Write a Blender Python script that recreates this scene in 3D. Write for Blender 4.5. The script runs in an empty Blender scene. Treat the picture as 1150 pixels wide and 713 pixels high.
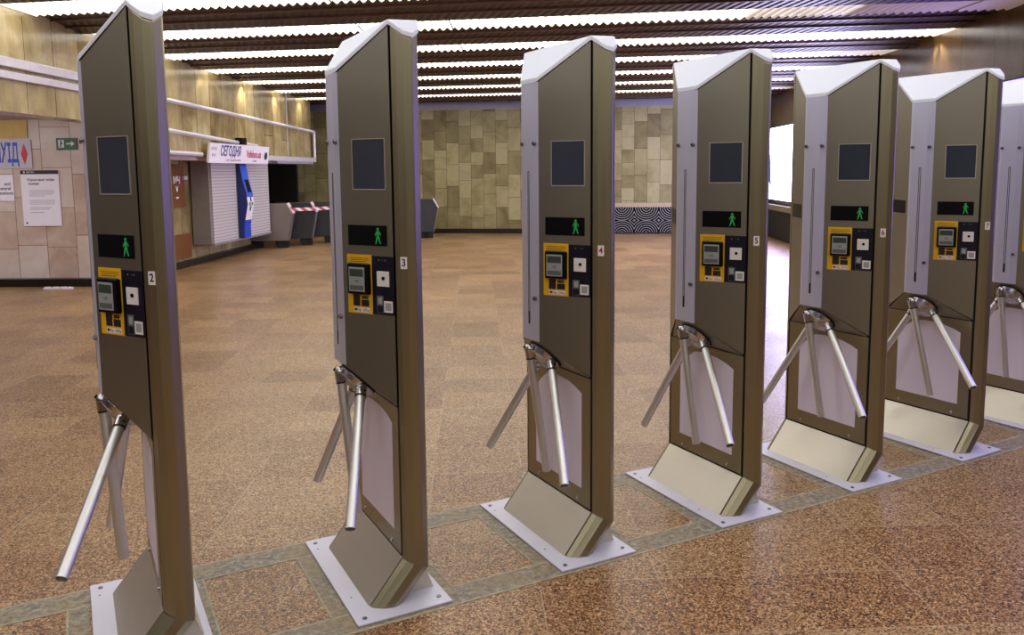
import bpy, bmesh, math, random
from mathutils import Vector, Matrix
random.seed(7)
sc = bpy.context.scene
C = bpy.context.collection
PI = math.pi

# ------------------------------------------------------------------ helpers
def link(o, parent=None):
    C.objects.link(o)
    if parent is not None: o.parent = parent
    return o

def tag(o, label=None, cat=None, group=None, kind=None):
    if label: o['label'] = label
    if cat: o['category'] = cat
    if group: o['group'] = group
    if kind: o['kind'] = kind
    return o

def empty(name, loc=(0, 0, 0), rz=0.0):
    o = bpy.data.objects.new(name, None)
    o.empty_display_size = .1
    o.location = loc; o.rotation_euler = (0, 0, rz)
    return link(o)

class MB:
    """collects shapes and links them as one mesh object"""
    def __init__(s): s.bm = bmesh.new()
    def poly(s, pts):
        return s.bm.faces.new([s.bm.verts.new(p) for p in pts])
    def solid(s, a, b):
        """two matching rings joined into a closed solid"""
        va = [s.bm.verts.new(p) for p in a]; vb = [s.bm.verts.new(p) for p in b]
        n = len(a)
        s.bm.faces.new(va[::-1]); s.bm.faces.new(vb)
        for i in range(n): s.bm.faces.new([va[i], va[(i+1) % n], vb[(i+1) % n], vb[i]])
        return s
    def loft(s, rings, closed=True, caps=True):
        vs = [[s.bm.verts.new(p) for p in r] for r in rings]
        n = len(rings[0])
        for a, b in zip(vs, vs[1:]):
            for i in range(n if closed else n-1):
                s.bm.faces.new([a[i], a[(i+1) % n], b[(i+1) % n], b[i]])
        if caps and closed:
            s.bm.faces.new(vs[0][::-1]); s.bm.faces.new(vs[-1])
        return s
    def box(s, x0, y0, z0, x1, y1, z1):
        s.solid([(x0,y0,z0),(x1,y0,z0),(x1,y1,z0),(x0,y1,z0)], [(x0,y0,z1),(x1,y0,z1),(x1,y1,z1),(x0,y1,z1)])
        return s
    def tube(s, a, b, r, n=20, r2=None, hollow=0):
        a = Vector(a); b = Vector(b); d = (b-a).normalized()
        q = d.to_track_quat('Z', 'Y'); r2 = r if r2 is None else r2
        def ring(c, rr): return [c + q @ Vector((rr*math.cos(2*PI*i/n), rr*math.sin(2*PI*i/n), 0)) for i in range(n)]
        if hollow:
            s.loft([ring(a, r-hollow), ring(a, r), ring(b, r2), ring(b, r2-hollow), ring(b-d*.05, r2-hollow)], caps=False)
            s.bm.faces.new([s.bm.verts.new(p) for p in ring(b-d*.05, r2-hollow)])
            s.bm.faces.new([s.bm.verts.new(p) for p in ring(a, r-hollow)])
        else: s.loft([ring(a, r), ring(b, r2)])
        return s
    def ball(s, c, r, u=16, v=10):
        m = Matrix.Translation(c)
        bmesh.ops.create_uvsphere(s.bm, u_segments=u, v_segments=v, radius=r, matrix=m); return s
    def pathtube(s, pts, r, n=12):
        for a, b in zip(pts, pts[1:]): s.tube(a, b, r, n)
        for p in pts[1:-1]: s.ball(p, r, 12, 8)
        return s
    def build(s, name, mat, parent=None, bevel=0, seg=2, smooth=False):
        bmesh.ops.recalc_face_normals(s.bm, faces=s.bm.faces)
        me = bpy.data.meshes.new(name); s.bm.to_mesh(me); s.bm.free()
        for m in (mat if isinstance(mat, (list, tuple)) else [mat]): me.materials.append(m)
        if smooth:
            for p in me.polygons: p.use_smooth = True
            try: me.set_sharp_from_angle(angle=math.radians(40))
            except Exception: pass
        o = bpy.data.objects.new(name, me); link(o, parent)
        if bevel:
            b = o.modifiers.new('bevel', 'BEVEL'); b.width = bevel; b.segments = seg; b.limit_method = 'ANGLE'; b.angle_limit = math.radians(25)
        return o

def text(name, s, size, M, mat, parent=None, depth=.0006, align='CENTER', bold=0, sx=1.0):
    cu = bpy.data.curves.new(name, 'FONT'); cu.body = s; cu.size = size
    cu.align_x = align; cu.align_y = 'CENTER'; cu.extrude = depth; cu.offset = bold
    o = bpy.data.objects.new(name, cu); C.objects.link(o)
    dg = bpy.context.evaluated_depsgraph_get(); dg.update()
    me = bpy.data.meshes.new_from_object(o.evaluated_get(dg))
    bpy.data.objects.remove(o); bpy.data.curves.remove(cu)
    me.transform(Matrix.Diagonal((sx, 1, 1, 1)))
    me.transform(M); me.materials.clear(); me.materials.append(mat)
    t = bpy.data.objects.new(name, me); return link(t, parent)

def frame(origin, right, up):
    """matrix whose x is right, y is up, z is towards the reader"""
    r = Vector(right).normalized(); u = Vector(up).normalized(); n = r.cross(u)
    M = Matrix((r, u, n)).transposed().to_4x4(); M.translation = Vector(origin); return M

# ------------------------------------------------------------------ materials
def srgb(c):
    return tuple(((x/255)/12.92 if x/255 <= .04045 else ((x/255+.055)/1.055)**2.4) for x in c) + (1,)

class NT:
    def __init__(s, name):
        s.m = bpy.data.materials.new(name); s.m.use_nodes = True
        s.n = s.m.node_tree.nodes; s.l = s.m.node_tree.links
        s.b = s.n['Principled BSDF']
    def add(s, t, **kw):
        n = s.n.new(t)
        for k, v in kw.items(): setattr(n, k, v)
        return n
    def put(s, sock, v):
        if hasattr(v, 'is_output'): s.l.new(v, sock)
        else: sock.default_value = v
    def math(s, op, a, b=None, c=None):
        n = s.add('ShaderNodeMath', operation=op); s.put(n.inputs[0], a)
        if b is not None: s.put(n.inputs[1], b)
        if c is not None: s.put(n.inputs[2], c)
        return n.outputs[0]
    def coords(s, kind='Object'): return s.add('ShaderNodeTexCoord').outputs[kind]
    def mapping(s, v, sc_=(1,1,1), loc=(0,0,0), rot=(0,0,0)):
        n = s.add('ShaderNodeMapping'); s.l.new(v, n.inputs[0])
        n.inputs['Scale'].default_value = sc_; n.inputs['Location'].default_value = loc; n.inputs['Rotation'].default_value = rot
        return n.outputs[0]
    def noise(s, v, scale, detail=4, rough=.55, dist=0):
        n = s.add('ShaderNodeTexNoise'); s.l.new(v, n.inputs['Vector'])
        n.inputs['Scale'].default_value = scale; n.inputs['Detail'].default_value = detail
        n.inputs['Roughness'].default_value = rough; n.inputs['Distortion'].default_value = dist
        return n.outputs['Fac'], n.outputs['Color']
    def ramp(s, fac, stops, interp='LINEAR'):
        n = s.add('ShaderNodeValToRGB'); s.put(n.inputs[0], fac); cr = n.color_ramp; cr.interpolation = interp
        while len(cr.elements) < len(stops): cr.elements.new(.5)
        for e, (p, c) in zip(cr.elements, stops): e.position = p; e.color = c
        return n.outputs[0]
    def mix(s, fac, a, b, mode='MIX'):
        n = s.add('ShaderNodeMix', data_type='RGBA', blend_type=mode)
        s.put(n.inputs[0], fac); s.put(n.inputs[6], a); s.put(n.inputs[7], b); return n.outputs[2]
    def white(s, v, dim='3D'):
        n = s.add('ShaderNodeTexWhiteNoise', noise_dimensions=dim)
        s.l.new(v, n.inputs['Vector'] if dim != '1D' else n.inputs['W']); return n.outputs['Value'], n.outputs['Color']
    def bump(s, h, strength=.2, dist=.01):
        n = s.add('ShaderNodeBump'); n.inputs['Strength'].default_value = strength; n.inputs['Distance'].default_value = dist
        s.l.new(h, n.inputs['Height']); s.l.new(n.outputs[0], s.b.inputs['Normal']); return n

def plain(name, col, rough=.5, metal=0.0, var=.06, scale=9, emit=None, es=0, spec=.5):
    t = NT(name); c = srgb(col)
    f, _ = t.noise(t.coords(), scale, 3)
    dk = tuple(x*(1-var) for x in c[:3])+(1,); lt = tuple(min(1, x*(1+var)) for x in c[:3])+(1,)
    t.put(t.b.inputs['Base Color'], t.ramp(f, [(.3, dk), (.7, lt)]))
    t.b.inputs['Roughness'].default_value = rough; t.b.inputs['Metallic'].default_value = metal
    t.b.inputs['Specular IOR Level'].default_value = spec
    if emit:
        t.b.inputs['Emission Color'].default_value = srgb(emit); t.b.inputs['Emission Strength'].default_value = es
    return t.m

def brushed(name, col, rough=.35, metal=1.0, axis='z', amt=.05, streak=.08):
    t = NT(name); co = t.coords()
    s3 = {'z': (260, 260, 3), 'y': (260, 3, 260), 'x': (3, 260, 260)}[axis]
    f, _ = t.noise(t.mapping(co, s3), 1.0, 3)
    g, _ = t.noise(co, 2.2, 3)
    c = srgb(col)
    a = tuple(x*(1-streak) for x in c[:3])+(1,); b = tuple(min(1, x*(1+streak)) for x in c[:3])+(1,)
    col_ = t.mix(.5, t.ramp(f, [(.25, a), (.75, b)]), t.ramp(g, [(.3, a), (.7, b)]))
    t.put(t.b.inputs['Base Color'], col_)
    t.put(t.b.inputs['Roughness'], t.math('MULTIPLY_ADD', f, amt*2, rough-amt))
    t.b.inputs['Metallic'].default_value = metal
    t.bump(f, .05, .001)
    return t.m

def stone_tiles(name, palette, cw, rh, vert=False, plane='xz', joint=.006, jcol=(60, 50, 40), rough=.35, vary=.5, cloud=3.0, cloudamt=.5,
                stagger=True, streaks=None, spec=.5):
    """blocks of random tone; columns of width cw whose joints are shifted column by column"""
    t = NT(name); co = t.coords(); sp = t.add('ShaderNodeSeparateXYZ'); t.l.new(co, sp.inputs[0])
    X = sp.outputs['X']; Y = sp.outputs['Z' if plane == 'xz' else 'Y']
    if vert is False: X, Y, cw_, rh_ = Y, X, rh, cw      # rows first, joints staggered along the row
    else: cw_, rh_ = cw, rh
    cx = t.math('DIVIDE', X, cw_); ci = t.math('FLOOR', cx); cf = t.math('FRACT', cx)
    w, _ = t.white(ci, '1D')
    r = t.math('DIVIDE', Y, rh_)
    if stagger:
        k = t.math('MULTIPLY_ADD', w, vary, 1-vary/2)
        r = t.math('MULTIPLY', r, k); r = t.math('ADD', r, t.math('MULTIPLY', w, 7.31))
    ri = t.math('FLOOR', r); rf = t.math('FRACT', r)
    cb = t.add('ShaderNodeCombineXYZ'); t.l.new(ci, cb.inputs[0]); t.l.new(ri, cb.inputs[1])
    tv, _ = t.white(cb.outputs[0], '3D')
    cl, _ = t.noise(co, cloud, 6, .62, .6)
    f = t.math('ADD', t.math('MULTIPLY', tv, 1-cloudamt), t.math('MULTIPLY', t.math('MULTIPLY_ADD', cl, 2.2, -.6), cloudamt))
    n = len(palette)
    col = t.ramp(f, [(i/(n-1), srgb(c)) for i, c in enumerate(palette)])
    if streaks:
        st, _ = t.noise(t.mapping(co, (streaks, streaks, streaks*.12)), 1.0, 5, .7)
        col = t.mix(t.ramp(st, [(.45, (0, 0, 0, 1)), (.75, (.55, .55, .55, 1))]), col, srgb(palette[0]))
    def edge(fr, size):
        a = t.math('LESS_THAN', fr, joint/size); return a
    j = t.math('MAXIMUM', edge(cf, cw_), edge(rf, rh_))
    col = t.mix(j, col, srgb(jcol))
    t.put(t.b.inputs['Base Color'], col); t.b.inputs['Roughness'].default_value = rough
    t.b.inputs['Specular IOR Level'].default_value = spec
    t.bump(t.math('SUBTRACT', 1.0, j), .3, .002)
    return t.m

def granite_floor():
    t = NT('polished_speckled_granite'); co = t.coords()
    rot = t.mapping(co, (1, 1, 1), rot=(0, 0, math.radians(-3)))
    sp = t.add('ShaderNodeSeparateXYZ'); t.l.new(rot, sp.inputs[0])
    cx = t.math('DIVIDE', t.math('SUBTRACT', sp.outputs['X'], .70), .47); cy = t.math('DIVIDE', t.math('SUBTRACT', sp.outputs['Y'], 3.05), .40)
    ci = t.math('FLOOR', cx); cj = t.math('FLOOR', cy)
    cb = t.add('ShaderNodeCombineXYZ'); t.l.new(ci, cb.inputs[0]); t.l.new(cj, cb.inputs[1])
    tv, _ = t.white(cb.outputs[0], '3D')
    # two sizes of crystals
    v1 = t.add('ShaderNodeTexVoronoi'); v1.inputs['Scale'].default_value = 190; t.l.new(co, v1.inputs['Vector'])
    v2 = t.add('ShaderNodeTexVoronoi'); v2.inputs['Scale'].default_value = 120; t.l.new(co, v2.inputs['Vector'])
    s1 = t.add('ShaderNodeSeparateColor'); t.l.new(v1.outputs['Color'], s1.inputs[0])
    s2 = t.add('ShaderNodeSeparateColor'); t.l.new(v2.outputs['Color'], s2.inputs[0])
    g = t.math('ADD', t.math('MULTIPLY', s1.outputs[0], .66), t.math('MULTIPLY', s2.outputs[0], .34))
    g = t.math('ADD', g, t.math('MULTIPLY_ADD', tv, .17, -.085))
    cloud, _ = t.noise(co, 1.3, 5, .6)
    g = t.math('ADD', g, t.math('MULTIPLY_ADD', cloud, .16, -.06))
    red = t.ramp(g, [(.12, srgb((40, 28, 22))), (.3, srgb((96, 60, 38))), (.45, srgb((148, 94, 56))), (.62, srgb((172, 122, 78))), (.85, srgb((208, 176, 134)))])
    tan = t.ramp(g, [(.12, srgb((38, 28, 22))), (.3, srgb((86, 62, 40))), (.45, srgb((132, 96, 62))), (.62, srgb((156, 120, 82))), (.85, srgb((194, 164, 122)))])
    tw, _ = t.noise(co, .55, 3)
    k = t.math('ADD', t.math('MULTIPLY', tv, .55), t.math('MULTIPLY', tw, .6))
    # the slabs in front of the gates are redder
    fr = t.math('MULTIPLY_ADD', sp.outputs['Y'], .22, -.72)
    k = t.math('ADD', k, fr)
    kk = t.math('MINIMUM', t.math('MAXIMUM', k, 0.0), 1.0)
    col = t.mix(kk, red, tan)
    joint = t.math('MAXIMUM', t.math('LESS_THAN', t.math('FRACT', cx), .011), t.math('LESS_THAN', t.math('FRACT', cy), .012))
    jm = t.math('MULTIPLY', joint, t.math('GREATER_THAN', t.noise(co, 1.7, 2)[0], .47))
    col = t.mix(t.math('MULTIPLY', jm, .7), col, srgb((176, 156, 130)))
    t.put(t.b.inputs['Base Color'], col)
    wr, _ = t.noise(co, 2.4, 4)
    t.put(t.b.inputs['Roughness'], t.math('MULTIPLY_ADD', wr, .18, .24))
    t.b.inputs['Specular IOR Level'].default_value = .42
    t.bump(g, .10, .002)
    return t.m

def band_stone():
    t = NT('grey_green_band_stone'); co = t.coords()
    f, _ = t.noise(co, 38, 6, .7); g, _ = t.noise(co, 4, 4)
    a = t.ramp(f, [(.3, srgb((84, 78, 68))), (.5, srgb((132, 124, 110))), (.7, srgb((190, 182, 168)))])
    b = t.ramp(f, [(.3, srgb((110, 96, 76))), (.7, srgb((172, 154, 126)))])
    t.put(t.b.inputs['Base Color'], t.mix(t.ramp(g, [(.4, (0,0,0,1)), (.6, (1,1,1,1))]), a, b))
    t.b.inputs['Roughness'].default_value = .55
    t.bump(f, .35, .004); return t.m

M = {}
M['floor'] = granite_floor()
M['band'] = band_stone()
M['brown'] = brushed('bronze_toned_brushed_steel', (158, 150, 124), .36, .92, 'z')
M['panel'] = brushed('olive_brushed_steel_panel', (146, 141, 128), .42, .88, 'z', streak=.03)
M['foot'] = brushed('pale_brushed_steel', (206, 198, 184), .42, .7, 'y')
M['cap'] = brushed('satin_light_steel', (234, 237, 255), .45, .1, 'y', streak=.03)
M['strip'] = brushed('satin_lilac_grey_steel', (206, 206, 232), .38, .35, 'z', streak=.03)
M['plate'] = brushed('painted_plate_steel', (216, 213, 230), .5, .15, 'y', streak=.03)
M['lilac'] = brushed('pale_lilac_panel', (238, 228, 250), .45, .12, 'z', streak=.03)
M['chrome'] = brushed('cast_polished_steel', (200, 200, 204), .24, 1.0, 'y', streak=.05)
M['arm'] = brushed('satin_arm_tube', (226, 224, 224), .42, .92, 'z', streak=.04)
M['dark'] = plain('seam_black', (16, 15, 14), .6)
M['black'] = plain('black_plastic', (12, 12, 15), .3, spec=.2)
M['glass'] = plain('dark_display_glass', (58, 62, 76), .16)
M['yellow'] = plain('yellow_sticker', (226, 172, 22), .45)
M['ytext'] = plain('brown_print', (120, 84, 20), .6)
M['navy'] = plain('navy_plate', (18, 18, 34), .3)
M['greyp'] = plain('grey_keypad', (150, 154, 156), .4)
M['greyd'] = plain('grey_reader_print', (92, 98, 100), .5)
M['white'] = plain('white_sticker', (228, 222, 224), .5, var=.02)
M['red'] = plain('dark_red_print', (150, 28, 46), .5)
M['ink'] = plain('black_print', (30, 26, 32), .5)
M['lcd'] = plain('green_grey_lcd', (62, 74, 66), .25)
M['green'] = plain('green_light', (36, 140, 70), .5, emit=(50, 200, 100), es=.12)
M['bolt'] = plain('bolt_steel', (120, 120, 124), .35, .9)

# ------------------------------------------------------------------ camera
CZ = 1.6
f, pt, ro, th, X0, Y0, sp_, cx_, cy_ = 927.348, .1125, .0084, .4921, .1649, 3.1316, .839, 582.13, 295.45
cam = bpy.data.cameras.new('camera'); co = bpy.data.objects.new('camera', cam); link(co)
cam.sensor_width = 36; cam.sensor_fit = 'HORIZONTAL'; cam.lens = 36*f/1150
cam.shift_x = -(cx_-575)/1150; cam.shift_y = -(356.5-cy_)/1150
cam.clip_start = .05; cam.clip_end = 200
fwd = Vector((0, math.cos(pt), -math.sin(pt))); up0 = Vector((0, math.sin(pt), math.cos(pt))); xr = Vector((1, 0, 0))
cr, sr = math.cos(ro), math.sin(ro)
R = cr*xr - sr*up0; U = sr*xr + cr*up0
mm = Matrix((R, U, -fwd)).transposed().to_4x4(); mm.translation = Vector((0, 0, CZ))
co.matrix_world = mm
sc.camera = co

# ------------------------------------------------------------------ turnstile
KU, KV, KH = .2066, .1028, 2.123
AU, AV, AZ = .0748, .3104, 1.973
MID = .38015
BV = 2*MID-AV; CV = 2*MID-KV
DZ, EZ = .7401, .8699
W = .305
PA, PB = .3622, .7603
CT = .018            # cap thickness
POST = [(.2066, .1028), (.219, .083), (.240, .064), (.268, .054), (.298, .074), (W, .1028)]
def mirv(v): return 2*MID - v
def post_mesh(mir):
    mb = MB(); mv = mirv if mir else (lambda v: v)
    rings = []
    def ztop(u, v): return KH - CT - (KV - v)*1.08
    pts = POST
    r0 = [(.0732+(u-KU)*1.30, mv(v), .006) for u, v in pts]
    r1 = [(u, mv(v), .168-.49*(u-KU)) for u, v in pts]
    r2 = [(u, mv(v), ztop(u, v)) for u, v in pts]
    mb.loft([r0, r1, r2]); return mb
def cap_mesh():
    mb = MB(); o = .004
    def zt(u, v, near):
        if near: return KH - (KV - min(v, KV))*1.08
        return KH
    top = [(KU, KV, KH)]
    near = [(u, v) for u, v in POST[1:]]; far = [(u, mirv(v)) for u, v in reversed(POST[1:])]
    ring = []
    # outline running round the cap, seen from above
    ring.append((AU-o, AV, AZ)); ring.append((KU-o, KV+.004, KH-.003))
    for u, v in near: ring.append((u+(o if u > .26 else -.003), v-o*.9, KH-(KV-v)*1.08))
    for u, v in far: ring.append((u+(o if u > .26 else -.003), v+o*.9, KH-(v-CV)*1.08))
    ring.append((KU-o, CV-.004, KH-.003)); ring.append((AU-o, BV, AZ))
    vt = [mb.bm.verts.new(p) for p in ring]
    vb = [mb.bm.verts.new((p[0], p[1], p[2]-CT)) for p in ring]
    n = len(ring); nn = len(near)
    for i in range(n): mb.bm.faces.new([vt[i], vt[(i+1) % n], vb[(i+1) % n], vb[i]])
    for vs, flip in ((vt, 0), (vb, 1)):
        fs = [[vs[0], vs[1], vs[n-2], vs[n-1]],                    # slope over the bulge
              [vs[1]] + vs[2:2+nn],                                # near post top
              vs[2+nn:2+2*nn] + [vs[n-2]],                         # far post top
              [vs[1], vs[1+nn], vs[2+nn], vs[n-2]]]                # flat back
        for fc in fs: mb.bm.faces.new(fc[::-1] if flip else fc)
    return mb
N2 = Vector((-(AV-KV), -(KU-AU), 0)).normalized()       # outward normal of the near panel
T2 = Vector((AU-KU, AV-KV, 0)); PL = T2.length; T2.normalize()
S0 = Vector((KU, KV, 0))
def PP(t, z, o=0.0, far=False):
    p = S0 + T2*t + N2*o; p.z = z
    if far: p.y = mirv(p.y)
    return p
def slab(mb, t0, z0, t1, z1, o0, o1, far=False):
    mb.solid([PP(t0, z0, o0, far), PP(t1, z0, o0, far), PP(t1, z1, o0, far), PP(t0, z1, o0, far)],
             [PP(t0, z0, o1, far), PP(t1, z0, o1, far), PP(t1, z1, o1, far), PP(t0, z1, o1, far)]); return mb
def ptext(name, s, size, t, z, o, mat, parent, **k):
    Mx = frame(PP(t, z, o), -T2, (0, 0, 1)); return text(name, s, size, Mx, mat, parent, **k)

def walker(mb, t, z, h, o):
    """a walking figure lying on the near panel"""
    def limb(a, b, w):
        (x0, y0), (x1, y1) = a, b; dx, dy = x1-x0, y1-y0; L = math.hypot(dx, dy); nx, ny = -dy/L*w/2, dx/L*w/2
        q = [(x0+nx, y0+ny), (x0-nx, y0-ny), (x1-nx*.8, y1-ny*.8), (x1+nx*.8, y1+ny*.8)]
        mb.solid([PP(t-x*h, z+y*h, o) for x, y in q], [PP(t-x*h, z+y*h, o+.0008) for x, y in q])
    c = [(.09*math.cos(a*PI/6), .9+.09*math.sin(a*PI/6)) for a in range(12)]
    mb.solid([PP(t-x*h, z+y*h, o) for x, y in c], [PP(t-x*h, z+y*h, o+.0008) for x, y in c])
    limb((0, .80), (0, .45), .18); limb((-.04, .77), (-.17, .60), .09); limb((-.17, .60), (-.20, .50), .07)
    limb((.04, .77), (.18, .62), .09); limb((.18, .62), (.22, .52), .07)
    limb((-.04, .47), (-.10, .22), .12); limb((-.10, .22), (-.17, .0), .09)
    limb((.04, .47), (.10, .24), .12); limb((.10, .24), (.20, .02), .09)

def make_turnstile(num, armtips, mode):
    r = empty('turnstile')
    MB().box(0, 0, 0.001, PA, PB, .008).build('base_plate', M['plate'], r, .0015)
    for (x, y) in ((.035, .035), (PA-.035, .05), (.035, PB-.04), (PA-.035, PB-.04)):
        MB().tube((x, y, .008), (x, y, .0115), .0085, 12).build('bolt', M['bolt'], r)
    for (x, y) in ((.035, .20), (.03, PB-.10)):
        MB().tube((x, y, .008), (x, y, .0095), .0035, 8).build('bolt', M['bolt'], r)
    post_mesh(False).build('end_post', M['brown'], r, .004, 2)
    post_mesh(True).build('end_post', M['brown'], r, .004, 2)
    # dark inner core seen only in the seams
    a, b = KV+.001, CV-.001; e = .006
    prof = [(KU+e, .166), (.0732+e*1.4, .006), (.19, .006), (W-e, .118), (W-e, 2.10), (KU+e, 2.10)]
    MB().solid([(u, a, z) for u, z in prof], [(u, b, z) for u, z in prof]).build('inner_frame', M['dark'], r)
    # back skin on the far side of the cabinet
    MB().box(W-.004, KV+.003, .14, W, CV-.003, 2.085).build('back_panel', M['brown'], r)
    # light flared support on the back of the foot
    q = [(.20, .006), (.298, .118), (.340, .006)]
    MB().solid([(u, .13, z) for u, z in q], [(u, .63, z) for u, z in q]).build('foot_support', M['foot'], r, .002)
    # kick plate
    v0, v1 = KV+.006, CV-.006
    kp = [(KU-.001, .1675), (KU+.008, .164), (.0732+.008, .006), (.0725, .006)]
    MB().solid([(u, v0, z) for u, z in kp], [(u, v1, z) for u, z in kp]).build('kick_plate', M['foot'], r, .0015)
    # lower service panel
    lp = MB().box(KU-.001, KV+.012, .176, KU+.006, CV-.012, DZ-.004).build('service_panel', M['brown'], r, .001)
    g = [(.178, .250), (.567, .250), (.567, .606), (.52, .652), (.46, .695), (.40, .702), (.34, .701), (.28, .694), (.225, .680), (.178, .662)]
    MB().solid([(KU-.001, v, z) for v, z in g], [(KU-.0035, v, z) for v, z in g]).build('pale_panel', M['lilac'], lp, .0008)
    for v in (.2085, .5425):
        MB().tube((KU-.001, v, .197), (KU-.006, v, .197), .0085, 12).build('lock', M['chrome'], lp)
    # bulging reader housing
    def zt(u): return AZ+(KH-AZ)*(u-AU)/(KU-AU) - CT
    def zb(u): return EZ+(DZ-EZ)*(u-AU)/(KU-AU)
    def hpan(far):
        mb = MB(); t0, t1 = .008, PL-.002
        A = [PP(t0, zb(PP(t0, 0).x)+.003, -.004, far), PP(t1, zb(PP(t1, 0).x)+.002, -.004, far), PP(t1, zt(PP(t1, 0).x)-.002, -.004, far), PP(t0, zt(PP(t0, 0).x)-.002, -.004, far)]
        B = [p + Vector((N2.x, -N2.y if far else N2.y, 0))*.004 for p in A]
        mb.solid(A, B); return mb
    fp = hpan(False).build('front_panel', M['panel'], r, .0008)
    rp = hpan(True).build('rear_panel', M['panel'], r, .0008)
    # housing core + sloping underside
    o = .005
    pl = [(KU, KV+.012), (AU+o+.002, AV+.003), (AU+o+.002, BV-.003), (KU, CV-.012)]
    MB().solid([(u, v, zb(u)+.006) for u, v in pl], [(u, v, zt(u)-.004) for u, v in pl]).build('housing_core', M['dark'], r)
    pu = [(KU, KV+.02), (AU+.004, AV+.002), (AU+.004, BV-.002), (KU, CV-.02)]
    MB().solid([(u, v, zb(u)) for u, v in pu], [(u, v, zb(u)+.005) for u, v in pu]).build('housing_underside', M['panel'], r, .0008)
    # light central strip with a shallow fold
    st = [(AU+.001, AV-.003), (AU-.006, AV+.035), (AU-.006, BV-.012), (AU+.001, BV+.003), (AU+.006, BV), (AU+.006, AV)]
    sp = MB().solid([(u, v, EZ+.002) for u, v in st], [(u, v, AZ-CT+.001) for u, v in st]).build('strip_cover', M['strip'], r, .001)
    # card slot channel
    MB().box(AU-.0068, .3745, .94, AU-.004, .3775, 1.59).box(AU-.0068, .3845, .94, AU-.004, .3875, 1.59).box(AU-.0068, .3745, 1.589, AU-.004, .3865, 1.592).build('slot_edge', M['dark'], sp)
    MB().box(AU-.0070, .3755, .941, AU-.004, .3875, .995).build('slot_opening', M['dark'], sp)
    for v, z in ((.329, 1.706), (.432, 1.706), (.330, 1.056)):
        MB().tube((AU-.002, v, z), (AU-.014, v, z), .0085, 14).build('screw', M['bolt'], sp)
        MB().box(AU-.0148, v-.006, z-.002, AU-.0138, v+.006, z+.002).build('screw_slot', M['dark'], sp)
    cap_mesh().build('top_cap', M['cap'], r, .002, 1)
    # screen
    fr = MB()
    slab(fr, .032, 1.530, .184, 1.534, .0, .0025); slab(fr, .032, 1.711, .184, 1.714, .0, .0025)
    slab(fr, .032, 1.530, .035, 1.714, .0, .0025); slab(fr, .181, 1.530, .184, 1.714, .0, .0025)
    s_ = slab(MB(), .035, 1.534, .181, 1.711, -.001, .0008).build('screen', M['glass'], fp)
    fr.build('screen_frame', M['foot'], fp)
    slab(MB(), .033, 1.329, .212, 1.403, -.001, .0015).build('signal_display', M['black'], fp)
    slab(MB(), .033, 1.329, .212, 1.403, -.001, .0015, True).build('signal_display', M['black'], rp)
    if True:
        w = MB(); walker(w, .073, 1.336, .060, .0016); w.build('walking_figure_light', M['green'], fp)
    # yellow sticker with the card reader
    ys = slab(MB(), .106, 1.076, .221, 1.295, 0, .0012).build('yellow_sticker', M['yellow'], fp)
    tl = MB()
    for k, (a0, b0) in enumerate(((.118, .208), (.118, .205), (.130, .208))):
        slab(tl, a0, 1.281-k*.0065, b0, 1.2830-k*.0065, .0012, .0016)
    tl.build('sticker_text', M['ytext'], fp)
    rb = slab(MB(), .110, 1.150, .207, 1.262, .001, .020).build('card_reader', M['black'], fp, .004)
    slab(MB(), .113, 1.258, .2045, 1.265, .010, .016).build('reader_hood', M['greyd'], fp)
    slab(MB(), .125, 1.160, .198, 1.250, .020, .0225).build('reader_face', M['greyp'], fp, .002)
    slab(MB(), .130, 1.216, .193, 1.243, .0225, .0232).build('reader_display', M['lcd'], fp)
    slab(MB(), .130, 1.166, .193, 1.183, .0225, .0230).build('reader_keypad', M['greyd'], fp)
    mk = MB(); slab(mk, .152, 1.194, .156, 1.204, .0225, .0229); slab(mk, .159, 1.194, .163, 1.204, .0225, .0229); slab(mk, .166, 1.196, .170, 1.202, .0225, .0229)
    mk.build('reader_mark', M['greyd'], fp)
    d = MB(); slab(d, .164, 1.104, .196, 1.146, .0012, .0018); slab(d, .122, 1.104, .158, 1.128, .0012, .0018); d.build('payment_icons', M['ink'], fp)
    slab(MB(), .126, 1.131, .156, 1.142, .0012, .0018).build('card_icon', M['lcd'], fp)
    slab(MB(), .119, 1.081, .194, 1.098, .0012, .0018).build('pay_label', M['white'], fp)
    ptext('pay_label_text', '\u25CFPay  GPay', .0145, .1565, 1.0895, .0019, M['ink'], fp, depth=.0002)
    # navy plate with the white scanner window
    slab(MB(), .006, 1.078, .105, 1.292, 0, .0014).build('scanner_plate', M['navy'], fp, .0006)
    ptext('plate_text', 'QR  CODE' if False else '\u25AA  SCAN' if False else '\u25AA \u25AB\u25AA', .014, .058, 1.278, .0016, M['greyp'], fp, depth=.0002)
    slab(MB(), .026, 1.183, .080, 1.238, .0014, .006).build('scanner_window', M['white'], fp, .0008)
    a_ = PP(.050, 1.213, .006); b_ = PP(.050, 1.213, .009)
    MB().tube(a_, b_, .0065, 14).build('scanner_lens', M['black'], fp)
    slab(MB(), .014, 1.088, .053, 1.130, .0014, .0018).build('white_square_sticker', M['white'], fp)
    slab(MB(), .020, 1.095, .047, 1.123, .0018, .0020).build('grey_square', M['greyp'], fp)
    g2 = MB(); slab(g2, .056, 1.084, .086, 1.148, .0014, .0018); g2.build('phone_icon', M['greyd'], fp)
    g3 = MB(); slab(g3, .062, 1.118, .080, 1.142, .0018, .0021); g3.build('phone_icon_window', M['greyp'], fp)
    g4 = MB(); slab(g4, .058, 1.086, .084, 1.112, .0018, .0021); g4.build('phone_icon_base', M['navy'], fp)
    # number sticker on the near post
    a = Vector((.219, .083, 0)); b = Vector((.240, .064, 0)); d_ = (b-a).normalized(); n_ = Vector((d_.y, -d_.x, 0))
    if n_.y > 0: n_ = -n_
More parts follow.
